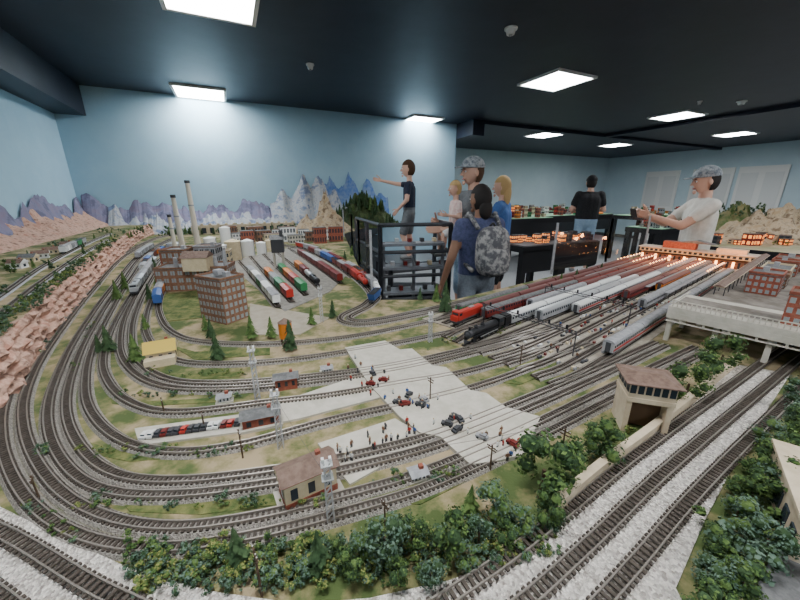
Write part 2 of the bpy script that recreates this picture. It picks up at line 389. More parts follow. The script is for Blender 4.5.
def trees(name,lst,pr,wd=1,z=TZ):
    b=MB()
    for u,v,h in lst: x,y=G(u,v,z); plant(b,random.choice(pr),x,y,z,h/pxm(u,v,z),wd)
    return b.obj(name)
trees('broadleaf_tree_grove',[(385,562,60),(352,580,40),(412,550,44),(452,556,54),(478,548,38),(492,520,50),(520,535,38),(540,498,78),(546,528,44),(600,466,52),(572,478,42),(595,452,36),(684,402,46),(700,388,42),(718,372,42),(666,410,38),(430,588,38),(465,570,36),(505,548,34),(360,560,38),(398,585,36),(340,560,26),(560,500,34)],PL,1.1)
trees('conifer_tree_grove',[(240,568,56),(320,572,58),(110,352,30),(137,362,32),(218,360,32),(252,338,26),(272,338,24),(291,350,34),(333,318,20),(312,325,20),(445,312,34),(560,288,16),(575,284,16),(600,276,14),(470,515,40),(118,300,22),(126,290,20),(100,352,20),(585,278,14),(420,300,14),(436,302,20),(212,338,22),(150,300,18),(158,288,16),(206,330,18),(146,330,18),(345,262,12),(352,256,12),(360,262,13),(155,270,14)],PC)
trees('mixed_tree_grove',[(700,625,50),(735,600,50),(760,560,50),(715,560,40),(745,540,46),(790,500,50),(770,480,42),(795,445,44),(750,500,38),(722,590,46),(780,520,40),(795,410,36),(735,520,34),(765,450,34),(690,650,50),(800,470,40),(705,590,40),(725,560,40),(752,480,34),(735,500,30),(785,430,32),(742,570,44),(710,535,30),(775,500,36),(790,470,36),(712,610,40)],PL+PB[:2],1.2)
b=MB()
for i in range(230):
    t=rnd(); u=130+430*t; v=572+18*math.sin(t*3)-42*t+ru(-26,20)
    if v>600 : v=600
    x,y=G(u,v); plant(b,random.choice(PB),x,y,TZ,ru(.012,.032),1.2)
for u0,v0,u1,v1,n,sp in((80,505,330,505,26,5),(80,455,250,452,20,4),(200,552,330,548,14,4),(120,396,240,398,14,3),(360,490,470,475,16,7),(140,374,250,374,12,3),(560,440,620,470,14,8),(556,490,640,420,10,5),(720,590,790,440,60,18),(20,500,80,545,10,6),(72,375,98,310,12,3),(38,440,50,470,6,4),(420,350,560,320,14,3),(30,365,105,275,20,3)):
    for i in range(n):
        t=rnd(); x,y=G(u0+(u1-u0)*t+ru(-sp,sp),v0+(v1-v0)*t+ru(-sp,sp)); plant(b,random.choice(PB),x,y,TZ,ru(.008,.022),1.3)
for i in range(150):
    t=rnd(); x,y=G(-10+140*t,350-112*t+ru(-4,3)-6,tz2); plant(b,random.choice(PB),x-ru(0,.07),y,tz2,ru(.015,.04),1.2)
b.obj('shrub_cluster')
b=MB()
for i in range(200):
    a=ru(-1,1);c=ru(-1,1)
    if a*a+c*c>1: continue
    x=-.6+.5*a;y=5.65+.25*c; plant(b,random.choice(PC),x,y,TZ+.42*(1-(a*a+c*c)),ru(.1,.2))
for i in range(190):
    p=R(ru(.9,4.4),ru(.3,.75)); plant(b,random.choice(PC+PB),p[0],p[1],TZ,ru(.05,.13))
for i in range(60):
    p=R(ru(.5,.9),ru(.8,4.5)); plant(b,random.choice(PC+PB),p[0],p[1],tz2,ru(.03,.07))
b.obj('distant_forest')
# ---------------------------------------------------------------- buildings
def building(b,w,d,h,wm,rm,floors,cols,cols2=3,wn=glassd,par=True):
    b.box((0,0,h/2),(w,d,h),wm)
    fh=h/floors
    for f in range(floors):
        z=fh*(f+.5)
        for i in range(cols):
            x=-w/2+w*(i+.5)/cols
            for q in(-1,1): 
                b.box((x,q*d/2,z),(w/cols*.6,.002,fh*.55),wn); b.box((x,q*d/2,z),(w/cols*.06,.003,fh*.55),wm)
        for i in range(cols2):
            y=-d/2+d*(i+.5)/cols2
            for q in(-1,1): b.box((q*w/2,y,z),(.002,d/cols2*.6,fh*.55),wn)
    b.box((0,0,h+.001),(w+.004,d+.004,.004),rm)
    if par:
        for q in(-1,1): b.box((q*w/2,0,h+.006),(.004,d,.01),wm); b.box((0,q*d/2,h+.006),(w,.004,.01),wm)
        b.box((w*.2,d*.1,h+.012),(w*.15,d*.2,.02),grey)
def house(b,w,d,h,rh,wm,rm,hip=0,door=dark):
    b.box((0,0,h/2),(w,d,h),wm); b.gable(w,d,h,rh,rm,.006,wm if not hip else rm,hip)
    for q in(-1,1):
        for x in(-.33,0,.33): b.box((x*w,q*d/2,h*.55),(w*.13,.002,h*.4),glassd if x else door)
        b.box((q*w/2,0,h*.5),(.002,d*.3,h*.5),glassd)
    b.box((w*.25,d*.1,h+rh),(.008,.008,.012),brick)
b=MB(); b.put(226,318,-.45); building(b,.15,.11,.18,brick2,roofg,6,7,5,winl); b.box((0,0,.2),(.03,.03,.02),grey); b.obj('brick_warehouse')
b=MB(); b.put(200,287,.15); building(b,.36,.16,.12,brick2,roofg,3,10,5,winl)
b.put(184,281,.15); building(b,.13,.14,.19,brick2,roofg,4,4,4,winl)
b.put(213,278,.15); building(b,.12,.12,.2,grey,roofr,4,4,4)
b.put(203,290,.15); b.box((0,0,.15),(.12,.1,.07),cream); b.gable(.12,.1,.185,.03,roofr)
for q in range(6): b.cyl((-.12+q*.05,.02,.12),(-.12+q*.05,.02,.18+.03*(q%2)),.012,.01,grey,10)
b.put(190,270,.15); building(b,.3,.1,.14,brick,roofg,3,7,3,winl); b.put(222,270,.3); building(b,.14,.1,.13,cream,roofr,3,4,3)
b.obj('factory_complex')
b=MB()
for u,v,r,h in((186,266,.022,.5),(201,262,.024,.6),(178,262,.018,.36)):
    b.put(u,v); b.cyl((0,0,0),(0,0,h),r,r*.6,mat('stack_pale',(.6,.55,.45)),14); b.cyl((0,0,h-.02),(0,0,h),r*.75,r*.75,dark,14); b.cyl((0,0,h*.7),(0,0,h*.7+.01),r*.8,r*.8,grey,14)
b.obj('factory_smokestack')
b=MB()
for u,v,r,h,m in((222,264,.05,.14,white),(235,260,.06,.15,cream),(249,256,.05,.13,white),(262,254,.04,.1,white),(212,254,.05,.14,white),(174,252,.05,.08,silver),(270,250,.04,.09,cream),(228,252,.045,.22,white)):
    b.put(u,v); b.cyl((0,0,0),(0,0,h),r,r,m,20); b.cyl((0,0,h),(0,0,h+r*.3),r,.004,m,20); b.cyl((r+.003,0,0),(r+.003,0,h),.003,.003,grey,5)
b.obj('oil_storage_tank')
b=MB(); b.put(163,359,.5); house(b,.075,.05,.035,.03,cream,yellow,0); b.box((.0,-.045,.012),(.08,.03,.024),cream); b.obj('farm_house')
b=MB(); b.put(287,345); 
for i in range(6): w=i*math.pi/3; b.cyl((.018*math.cos(w),.018*math.sin(w),0),(.018*math.cos(w),.018*math.sin(w),.03),.002,.002,bark,5)
b.cyl((0,0,.03),(0,0,.085),.022,.022,orange,18); b.cyl((0,0,.085),(0,0,.1),.024,.002,roofr,18); b.obj('water_tank')
b=MB(); b.put(280,268,.2)
for x in(-1,1):
    for y in(-1,1): b.box((x*.03,y*.025,.06),(.01,.01,.12),conc)
b.box((0,0,.16),(.08,.07,.09),dark); b.gable(.08,.07,.205,.03,roofg); b.box((.03,0,.24),(.02,.03,.05),dark); b.obj('coaling_tower')
b=MB(); b.put(309,491,.55); house(b,.088,.046,.054,.014,cream,roofr)
b.box((0,0,.007),(.09,.048,.014),brick); b.box((0,0,.05),(.09,.048,.004),brick); b.box((0,0,.001),(.11,.066,.002),conc)
b.obj('railway_station')
b=MB(); b.put(262,424,.35); house(b,.075,.034,.03,.009,brick,roofg); b.box((0,0,.003),(.09,.05,.007),conc); b.obj('freight_shed')
b=MB(); b.put(287,387,.3); house(b,.055,.032,.034,.01,brick,roofg); b.obj('brick_signal_house')
for u,v in((225,401),(418,478),(327,372),(236,290)):
    b=MB(); b.put(u,v,.35); b.box((0,0,.002),(.04,.026,.004),conc); house(b,.024,.018,.016,.005,white,grey); b.obj('relay_shed')
b=MB()
for i in range(14):
    u=232+i*8; b.put(u,239+((i*7)%3)*2,RZ+ru(-.2,.2)); building(b,ru(.12,.18),.1,ru(.08,.17),random.choice([cream,brick,brick2,conc,white]),random.choice([roofg,roofr]),2,5,3,par=False)
b.obj('downtown_building_row')
b=MB(); x,y=R(1.9,.62); b.at(x,y,TZ,RZ); b.box((0,0,.06),(1.3,.05,.12),tanc); 
for i in range(14): b.box((-.6+i*.093,-.026,.05),(.05,.004,.07),glassd); b.box((-.62+i*.096,0,.13),(.03,.05,.02),tanc)
b.obj('stone_arcade')
b=MB()
for u,v in((30,262),(42,258),(52,254),(18,268),(68,248)):
    b.put(u,v,ru(0,1),tz2); house(b,.07,.05,.03,.02,random.choice([white,cream]),random.choice([roofg,roofr]))
b.obj('hillside_village')
# interlocking tower
b=MB(); b.put(637,424,-.3,TZ,.86); w,d=.1,.085
for q in(-1,1): b.box((q*w*.44,0,.045),(.012,d,.09),tanc)
b.box((0,d*.44,.045),(w,.01,.09),tanc); b.box((0,0,.094),(w+.004,d+.004,.012),tanc); b.box((0,.014,.04),(w*.8,d*.6,.07),mat('brown_wood',(.12,.07,.04)))
b.box((0,0,.12),(w,d,.04),tanc); 
for i in range(6):
    for q in(-1,1): b.box((-w/2+w*(i+.5)/6,q*d/2,.124),(w/6*.75,.002,.024),glassd)
for i in range(4):
    for q in(-1,1): b.box((q*w/2,-d/2+d*(i+.5)/4,.124),(.002,d/4*.75,.024),glassd)
b.gable(w,d,.14,.012,roofr,.01,None,.035); b.box((.0,0,.141),(w+.022,d+.022,.003),roofr); b.obj('interlocking_tower')
b=MB(); rw=cr(Gs([(553,517),(600,476),(660,430),(737,364)])); strip(b,rw,-.004,.004,TZ-.005,TZ+.034,tanc,.001); strip(b,rw,-.007,.007,TZ+.03,TZ+.036,tanc,.0)
b.obj('retaining_kerb')
# viaduct and raised station plaza
b=MB(); PZ=TZ+.13
b.prism([Y(1.43,-.31),Y(1.66,-.31),Y(1.66,.45),Y(1.43,.45)],PZ-.02,PZ,conc)
b.prism([Y(1.66,-.27),Y(2.95,-.27),Y(2.95,.45),Y(1.66,.45)],PZ-.02,PZ-.001,asph)
b.prism([Y(1.49,-.305),Y(1.61,-.305),Y(1.61,.45),Y(1.49,.45)],PZ-.001,PZ+.001,asph)
def colrow(s0,o0,s1,o1,n):
    for i in range(n+1):
        t=i/n; x,y=Y(s0+(s1-s0)*t,o0+(o1-o0)*t); b.box((x,y,TZ+.055),(.014,.014,.11),conc,YA)
colrow(1.45,-.3,1.45,.44,6); colrow(1.64,-.3,1.64,.44,6); colrow(1.7,-.26,2.93,-.26,14)
x,y=Y(1.435,.07)
for zz in(.012,.022): b.box((x,y,PZ+zz),(.004,.76,.003),conc,YA)
b.box((x,y,PZ-.03),(.012,.76,.02),conc,YA); b.box((x,y,PZ-.052),(.008,.76,.004),conc,YA)
for i in range(61): x,y=Y(1.435,-.3+.75*i/60); b.box((x,y,PZ+.011),(.003,.003,.022),conc,YA)
for i in range(12): x,y=Y(1.435,-.3+.75*i/12+.03); b.box((x,y,PZ-.04),(.006,.006,.03),conc,YA)
x,y=Y(1.55,-.305); b.box((x,y,PZ+.012),(.22,.004,.004),conc,YA)
b.obj('concrete_viaduct')
b=MB()
for s,o,w,d,h,m in((1.95,-.14,.13,.09,.075,brick),(2.3,-.14,.2,.09,.05,cream),(1.54,.0,.1,.1,.09,brick),(1.85,.1,.16,.12,.09,brick2),(2.7,-.12,.2,.12,.05,brick),(2.6,.12,.2,.16,.09,brick),(2.2,.1,.14,.12,.06,white),(2.35,.3,.25,.1,.1,brick2),(2.12,-.13,.1,.08,.05,brick2),(2.48,-.13,.1,.09,.06,brick),(2.02,.25,.12,.1,.09,brick),(2.42,.08,.1,.1,.08,cream)):
    x,y=Y(s,o); b.at(x,y,PZ,YA); building(b,w,d,h,m,random.choice([roofr,conc,roofg]),3,6,5,wn=winl)
b.obj('brick_station_building')
b=MB()
for k,(o,s0,s1) in enumerate(((-.235,1.7,2.85),(-.02,1.85,2.8),(.22,1.7,2.3))):
    x,y=Y((s0+s1)/2,o); b.at(x,y,PZ,YA); L=s1-s0
    b.box((0,0,.04),(L,.034,.003),roofr if k else tanc); b.gable(L,.03,.041,.008,tanc if k else roofr,.002)
    for q in range(14):
        for e in(-1,1): b.cyl((-L/2+L*(q+.5)/14,e*.014,0),(-L/2+L*(q+.5)/14,e*.014,.04),.0015,.0015,dark,5)
b.obj('platform_shed')
b=MB(); x,y=Y(3.32,-.64); b.at(x,y,TZ,YA); b.box((0,0,.085),(.14,.68,.03),cream); b.box((0,0,.03),(.1,.66,.06),brick2)
for i in range(22):
    yy=-.32+.64*i/21; b.box((-.071,yy,.085),(.003,.018,.016),glassd); b.box((-.051,yy,.03),(.004,.012,.04),warm if i%3==0 else glassd)
b.box((0,0,.103),(.16,.7,.005),conc); b.box((0,.1,.13),(.08,.2,.05),brick); b.gable(.08,.2,.155,.02,roofg); b.box((0,-.2,.12),(.07,.16,.03),tanc); b.obj('terminal_station')
b=MB()
for i in range(0,12,2):
    o=-.945+.05*i; s0=1.9+.06*(i%3)
    x,y=Y((s0+3.2)/2,o); L=3.2-s0; b.at(x,y,TZ,YA)
    b.box((0,0,.006),(L,.014,.008),conc); b.box((0,0,.052),(L,.02,.003),grey)
    for k in range(12): b.cyl((-L/2+L*(k+.5)/12,0,.01),(-L/2+L*(k+.5)/12,0,.052),.0015,.0015,dark,5)
    for k in range(8): b.ell((L/2-.05-k*.06,0,.056),.004,warm,6,4)
b.obj('platform_canopy')
for s,o in((3.15,-.9),(3.15,-.7),(3.15,-.5),(2.9,-.8),(2.9,-.55),(3.2,-.38)):
    l=bpy.data.lights.new('station_lamp','POINT'); l.energy=.75; l.color=(1,.36,.12); l.shadow_soft_size=.015
    ob=bpy.data.objects.new('station_lamp',l); x,y=Y(s,o); ob.location=(x,y,TZ+.15); bpy.context.collection.objects.link(ob)
b=MB(); x,y=G(788,530); b.at(x+.05,y,TZ,.9); b.box((0,0,.035),(.2,.1,.07),tanc); b.box((0,0,.073),(.21,.11,.006),tanc)
for i in range(5): b.box((-.08+.04*i,.051,.03),(.02,.003,.03),glassd); b.box((-.08+.04*i,-.051,.03),(.02,.003,.03),glassd)
b.obj('freight_depot')
b=MB(); b.prism([G(770,560),G(800,520),(.75,.3),(.75,.1),(.42,.1),G(745,610)],TZ-.01,TZ+.004,roofg); b.obj('paved_road')
# masts
mastm=mat('mast_metal',(.42,.42,.42),rough=.5)
def lattice(b,u,v,h,w=.011,m=mastm):
    b.put(u,v,.3)
    for x in(-1,1):
        for y in(-1,1): b.cyl((x*w/2,y*w/2,0),(x*w*.35,y*w*.35,h),.0013,.0012,m,4)
    n=int(h/.013)
    for i in range(n):
        z=h*i/n;z2=h*(i+1)/n
        for s in(-1,1): 
            b.cyl((-w/2.3,s*w/2.3,z),(w/2.3,s*w/2.3,z2),.0009,.0009,m,3); b.cyl((s*w/2.3,w/2.3,z),(s*w/2.3,-w/2.3,z2),.0009,.0009,m,3)
    for k in (.97,.75): b.box((0,0,h*k),(w*1.6,w*1.4,.0015),m)
    for q in(-1,1): b.box((q*w*.5,0,h+.004),(.004,.006,.006),white); b.box((q*w*.5,0,h*.77+.004),(.004,.006,.006),white)
for u,v,hp in((258,400,56),(281,447,62),(331,522,74),(322,322,36),(430,342,30)):
    b=MB(); lattice(b,u,v,hp/pxm(u,v)); b.obj('lattice_floodlight_tower')
# signal gantries across the yard throat
for s in(1.05,1.5):
    b=MB(); x,y=Y(s,-.62); b.at(x,y,TZ,YA)
    for q in(-.18,.18): b.cyl((0,q,0),(0,q,.085),.002,.002,dark,6)
    for zz in(.078,.088): b.box((0,0,zz),(.003,.36,.002),dark)
    for k in range(18):
        b.cyl((0,-.18+.02*k,.078 if k%2 else .088),(0,-.16+.02*k,.088 if k%2 else .078),.0008,.0008,dark,4)
    for k in range(6): b.box((-.003,-.15+.06*k,.096),(.004,.006,.014),black)
    b.obj('signal_gantry')
b=MB()
for u,v,hp in((243,458,34),(262,596,64),(560,462,40),(385,525,30),(40,500,30),(165,415,20),(430,402,28),(490,470,30),(520,365,22),(205,430,22)):
    b.put(u,v,YA); h=hp/pxm(u,v); b.cyl((0,0,0),(0,0,h),.0018,.0013,bark,6); b.box((0,0,h*.92),(.002,.022,.002),bark); b.box((0,0,h*.82),(.002,.018,.002),bark)
    for q in(-1,-.4,.4,1): b.cyl((0,q*.009,h*.93),(0,q*.009,h*.95),.0008,.0008,white,4)
b.obj('telegraph_pole')
b=MB(); b.M=Matrix.Identity(4)
def wire(p,q,zp,zq):
    pts=[Vector((p[0]+(q[0]-p[0])*t/10,p[1]+(q[1]-p[1])*t/10,zp+(zq-zp)*t/10-.006*math.sin(math.pi*t/10))) for t in range(11)]
    for i in range(10): b.cyl(pts[i],pts[i+1],.0003,.0003,dark,3)
for a,c in(((258,400),(281,447)),((281,447),(331,522)),((331,522),(560,462))):
    wire(G(*a),G(*c),TZ+.12,TZ+.09)
b.obj('overhead_wire')
# ---------------------------------------------------------------- rolling stock
def bogie(b,x,l=.03):
    b.box((x,0,.008),(l,.024,.006),dark)
    for dx in(-l*.32,l*.32):
        for q in(-1,1): b.cyl((x+dx,q*.0075,.0055),(x+dx,q*.0105,.0055),.0055,.0055,black,8)
def coach(b,L,m,rm,stripe=None):
    w=.017
    b.extr([(-w,.013),(w,.013),(w,.042),(-w,.042)],-L/2,L/2,m)
    b.extr([(-w,.042),(w,.042),(w*.85,.048),(w*.4,.052),(-w*.4,.052),(-w*.85,.048)],-L/2,L/2,rm)
    n=int(L/.017)
    for i in range(n):
        x=-L/2+L*(i+.5)/n
        for q in(-1,1): b.box((x,q*w,.033),(.010,.001,.009),glassd)
    if stripe:
        for q in(-1,1): b.box((0,q*w,.022),(L,.0012,.007),stripe)
    b.box((0,0,.009),(L*.4,.02,.008),dark); bogie(b,-L*.38);bogie(b,L*.38)
    for q in(-1,1): b.box((q*(L/2+.002),0,.03),(.005,.014,.03),dark)
def boxcar(b,L,m):
    b.box((0,0,.03),(L,.034,.036),m); b.extr([(-.018,.048),(.018,.048),(0,.053)],-L/2,L/2,grey if rnd()<.4 else m)
    for q in(-1,1):
        b.box((0,q*.0175,.029),(L*.28,.002,.031),m)
        for i in range(7): b.box((-L/2+L*(i+.5)/7,q*.0172,.03),(.0015,.0015,.034),dark)
    b.box((0,0,.01),(L*.9,.012,.005),dark); bogie(b,-L*.36,.024);bogie(b,L*.36,.024)
def hopper(b,L,m):
    b.add([(-L/2,-.017,.048),(L/2,-.017,.048),(L/2,.017,.048),(-L/2,.017,.048),(-L*.36,-.015,.014),(L*.36,-.015,.014),(L*.36,.015,.014),(-L*.36,.015,.014)],[(0,1,5,4),(1,2,6,5),(2,3,7,6),(3,0,4,7),(4,5,6,7)],m)
    b.box((0,0,.0455),(L*.96,.031,.003),black); bogie(b,-L*.36,.024);bogie(b,L*.36,.024)
def tanker(b,L,m):
    b.cyl((-L/2,0,.031),(L/2,0,.031),.016,.016,m,14); b.ell((-L/2,0,.031),(.006,.016,.016),m);b.ell((L/2,0,.031),(.006,.016,.016),m)
    b.cyl((0,0,.045),(0,0,.053),.007,.007,m,10); b.box((0,0,.013),(L,.016,.004),dark); bogie(b,-L*.36,.024);bogie(b,L*.36,.024)
def diesel(b,L,m):
    b.box((0,0,.016),(L,.034,.006),dark); b.extr([(-.015,.018),(.015,.018),(.015,.046),(.009,.051),(-.009,.051),(-.015,.046)],-L*.42,L*.3,m)
    b.box((L*.36,0,.036),(L*.13,.034,.036),m); b.box((L*.45,0,.028),(L*.08,.03,.02),m)
    for q in(-1,1): b.box((L*.36,q*.017,.043),(L*.09,.001,.01),glassd)
    b.box((L*.425,0,.045),(.001,.026,.009),glassd); b.box((-L*.1,0,.053),(.03,.012,.004),grey); bogie(b,-L*.32,.045);bogie(b,L*.32,.045)
def steam(b,L,m=black):
    b.cyl((-.05,0,.033),(.105,0,.033),.015,.014,m,16); b.cyl((.105,0,.033),(.118,0,.033),.0145,.0145,dark,16); b.cyl((.118,0,.033),(.121,0,.033),.011,.004,dark,12)
    b.cyl((.108,0,.045),(.108,0,.058),.004,.005,m,10)
    for x in(.07,.03): b.ell((x,0,.048),(.009,.008,.009),m)
    b.box((-.07,0,.036),(.035,.034,.03),m); b.box((-.07,0,.053),(.042,.038,.003),m)
    for q in(-1,1):
        b.box((-.07,q*.0172,.042),(.018,.001,.011),glassd); b.box((.03,q*.016,.024),(.15,.006,.002),m); b.box((.1,q*.015,.013),(.02,.009,.012),m)
        for i in range(4): b.cyl((-.045+i*.032,q*.008,.0135),(-.045+i*.032,q*.0125,.0135),.0135,.0135,m,14)
        b.box((.003,q*.0135,.0125),(.11,.002,.003),silver)
    b.add([(.118,-.014,.012),(.118,.014,.012),(.135,0,.003),(.118,-.014,.003),(.118,.014,.003)],[(0,2,1),(0,3,2),(1,2,4),(2,3,4)],m)
    b.box((-.145,0,.03),(.095,.034,.032),m); b.box((-.13,0,.048),(.05,.026,.006),mat('coal',(.01,.01,.01))); bogie(b,-.175);bogie(b,-.115)
def train(name,key,s0,cars,z=TZ):
    path=PT[key]; sm=sample(path,.01); b=MB(); s=s0
    for fn,L,*a in cars:
        i=int((s+L/2)/.01)
        if i>=len(sm)-1: break
        j0=max(0,int((s+L*.12)/.01)); j1=min(len(sm)-1,int((s+L*.88)/.01)); p0,p1=sm[j0][0],sm[j1][0]; d=p1-p0; c=(p0+p1)/2
        b.at(c.x,c.y,z+.011,math.atan2(-d.y,-d.x)); fn(b,L,*a); s+=L+.008
    if b.n: b.obj(name)
CO=lambda m,r,n,st=None:[(coach,.25,m,r,st)]*n
reds=mat('roof_maroon',(.13,.045,.04),rough=.6)
train('tuscan_passenger_train','Y2',.0,[(diesel,.2,red)]+CO(tusc,reds,8))
train('maroon_passenger_train','Y3',.25,CO(tusc,roofg,3)+CO(red,reds,4))
train('green_passenger_train','Y1',.1,CO(green,roofg,2)+CO(tusc,reds,5))
train('red_passenger_train','Y4',.5,CO(silver,grey,2)+CO(tusc,reds,5))
train('steam_passenger_train','Y5',.0,[(steam,.27)]+CO(silver,white,4)+CO(tusc,reds,3))
train('grey_passenger_train','Y6',.4,CO(grey,silver,4)+CO(tusc,reds,3))
train('express_passenger_train','Y7',.6,CO(silver,white,4,red)+CO(silver,grey,3))
train('brown_passenger_train','Y8',1.0,CO(tusc,reds,5))
train('orange_passenger_train','Y9',1.3,CO(orange,reds,2)+CO(grey,roofg,3))
train('streamliner_train','Y10',.9,CO(grey,grey,5))
train('striped_passenger_train','Y12',.3,CO(silver,grey,7,red))
fc=[red,green,orange,tusc,silver,blue,brick2,grey,white]
def fr(n,sd):
    random.seed(sd); out=[]
    for i in range(n):
        k=rnd(); m=random.choice(fc); out.append((boxcar,.15,m) if k<.55 else (hopper,.13,m) if k<.75 else (tanker,.13,m))
    return out
train('white_boxcar_train','F0_0',.02,[(boxcar,.15,white)]*2+[(boxcar,.15,green)]+[(boxcar,.15,white)]*2)
train('mixed_freight_train','F1_0',.03,[(boxcar,.15,red),(boxcar,.15,green),(boxcar,.15,white),(boxcar,.15,orange)])
train('orange_freight_train','F2_0',.03,[(boxcar,.15,green),(boxcar,.15,red),(boxcar,.15,orange),(boxcar,.15,green)])
train('tank_car_train','F3_0',.05,[(tanker,.13,black),(tanker,.13,silver),(boxcar,.15,tusc),(boxcar,.15,orange)])
train('brown_freight_train','F4_0',.0,[(boxcar,.15,tusc)]*7)
train('coal_freight_train','F5_0',.05,[(hopper,.13,tusc)]*7)
train('long_freight_train','I0',.9,fr(14,5))
train('second_freight_train','I1',1.3,fr(9,15))
train('loop_freight_train','H0',2.0,fr(6,9))
train('silver_freight_train','D1',2.5,[(diesel,.18,silver)]+[(boxcar,.15,silver)]*5)
train('branch_freight_train','C20',3.1,fr(7,12))
train('grey_freight_train','B0',4.3,[(boxcar,.15,grey)]*4)
train('terrace_freight_train','U0',1.6,fr(4,3),z=tz2)
random.seed(21)
def car(b,m):
    b.box((0,0,.006),(.026,.011,.005),m); b.box((-.002,0,.0105),(.013,.0095,.005),m); b.box((-.002,0,.0108),(.0135,.0085,.0035),glassd)
    for x in(-.008,.008):
        for q in(-1,1): b.cyl((x,q*.0045,.003),(x,q*.0058,.003),.003,.003,black,7)
b=MB()
for i in range(15):
    t=i/14; u=146+92*t; v=437-13*t; b.put(u,v,.15+ru(-.1,.1)+1.5,TZ+.004); car(b,random.choice([red,dark,white,tusc,dark,white]))
for i in range(14):
    u=random.choice([ru(355,410),ru(400,510)]); v=350+(u-345)*.55
    b.put(u+ru(-8,8),v+ru(8,26),ru(0,3)); b.M=b.M@Matrix.Translation((0,0,.009)); car(b,random.choice([tusc,dark,grey,dark,dark]))
for i in range(16):
    x,y=Y(ru(1.5,2.8),ru(-.06,.35)); b.at(x,y,PZ,YA+random.choice([0,1.57])); car(b,random.choice([red,dark,blue,white,yellow]))
b.obj('miniature_vehicles')
b=MB()
for i in range(110):
    if i<45: u,v=ru(345,520),0; v=350+(u-345)*.5+ru(5,35)
    elif i<70: u,v=ru(325,415),0; v=480-(u-320)*.45+ru(-20,0)
    else: x,y=Y(ru(1.0,2.2),ru(-.62,-.4)); u=None
    if u: b.put(u,v,ru(0,6))
    else: b.at(x,y,TZ+.003,ru(0,6))
    m=random.choice([blue,dark,red,white,brick2]); b.cyl((-.0015,0,.004),(-.0012,0,.013),.0013,.0016,dark,5); b.cyl((.0015,0,.004),(.0012,0,.013),.0013,.0016,dark,5); b.ell((0,0,.017),(.003,.002,.005),m,6,5); b.ell((0,0,.0235),.0019,cream,6,5)
    for q in(-1,1): b.cyl((q*.003,0,.02),(q*.0038,.001,.013),.0009,.0008,m,4)
b.obj('miniature_figures')
b=MB()
for i in range(110):
    x,y=Y(ru(.95,1.95),random.choice([-.445,-.395,-.495,-.545,-.595])+ru(-.004,.004)); b.at(x,y,TZ+.003,YA); b.box((0,0,.004),(ru(.006,.02),.007,ru(.004,.01)),random.choice([grey,cream,tusc,white,dark]))
b.obj('yard_freight_crates')
# ---------------------------------------------------------------- far displays
b=MB(); 
b.prism([(2.95,3.75),(5.9,5.2),(6.4,4.0),(3.6,2.9)],.6,.95,mat('sand',(.4,.33,.22),(.25,.25,.13),5),black); b.prism([(3.0,3.75),(5.85,5.15),(6.35,4.0),(3.6,2.95)],0,.6,black); b.obj('desert_display_table')
b=MB(); mound(b,(4.4,4.0),.75,.5,.34,rockt,seed=12,z=.945,pw=1.4,am=.5,fr=8); mound(b,(5.3,4.3),.6,.45,.3,rockt,seed=15,z=.945,pw=1.4,am=.5,fr=8); mound(b,(4.15,4.3),.35,.25,.42,mat('hill_green',(.08,.13,.04),(.25,.22,.1),10),seed=18,z=.945,pw=1.4); b.obj('desert_hills')
b=MB()
for i in range(60): plant(b,random.choice(PC+PB),4.15+ru(-.25,.25),4.3+ru(-.2,.2),1.15+ru(0,.15),ru(.05,.1))
for i in range(60): plant(b,random.choice(PB),4.6+ru(-.8,.8),3.65+ru(-.35,.35),.95+ru(0,.06),ru(.03,.07))
b.obj('display_shrub_cluster')
b=MB()
for i in range(30):
    t=rnd(); x=3.05+ru(0,.55)+1.6*t; y=3.65-.5*(x-3.05)*.6+.75*t; b.at(x,y,.95,RZ+ru(-.2,.2)); building(b,ru(.06,.12),ru(.06,.1),ru(.04,.12),random.choice([dark,brick,cream,tusc,dark,black]),roofr,2,3,2,warm2 if rnd()<.35 else glassd,False)
b.obj('desert_town')
tg=mat('display_green',(.22,.42,.28),(.3,.5,.32),5)
def table(b,c,w,d,z,rz=RZ,top=tg):
    b.at(c[0],c[1],0,rz); b.box((0,0,z-.04),(w,d,.08),black); b.box((0,0,z+.005),(w-.04,d-.04,.01),top)
    for x in(-1,0,1):
        for y in(-1,1): b.box((x*(w/2-.05),y*(d/2-.05),(z-.08)/2),(.08,.08,z-.08),black)
    b.box((0,-d/2+.01,z-.2),(w,.02,.3),black)
for i,(c,w,d,z) in enumerate((((3.9,8.4),2.6,.8,1.0),((2.4,7.2),1.4,.7,1.0),((6.0,8.2),2.0,.8,1.0),((2.15,5.0),1.5,.6,.8),((4.9,6.3),1.6,.6,.9),((4.0,10.2),3.0,.8,1.0))):
    b=MB(); table(b,c,w,d,z,top=tg if i!=3 else dark); b.obj('display_table')
    b=MB()
    for k in range(34):
        b.at(c[0],c[1],z+.01,RZ); hx,hy=ru(-w*.45,w*.45),ru(-d*.4,d*.4); hh=ru(.04,.2 if i!=3 else .12); m=random.choice([brick,cream,grey,tusc,green,orange,white,red])
        b.M=b.M@Matrix.Translation((hx,hy,0)); building(b,ru(.05,.12),ru(.05,.1),hh,m if i!=3 else dark,roofr if i!=3 else black,2,3,2,warm2 if ((i==3 and rnd()<.6) or rnd()<.1) else glassd,False)
    b.obj('miniature_town')
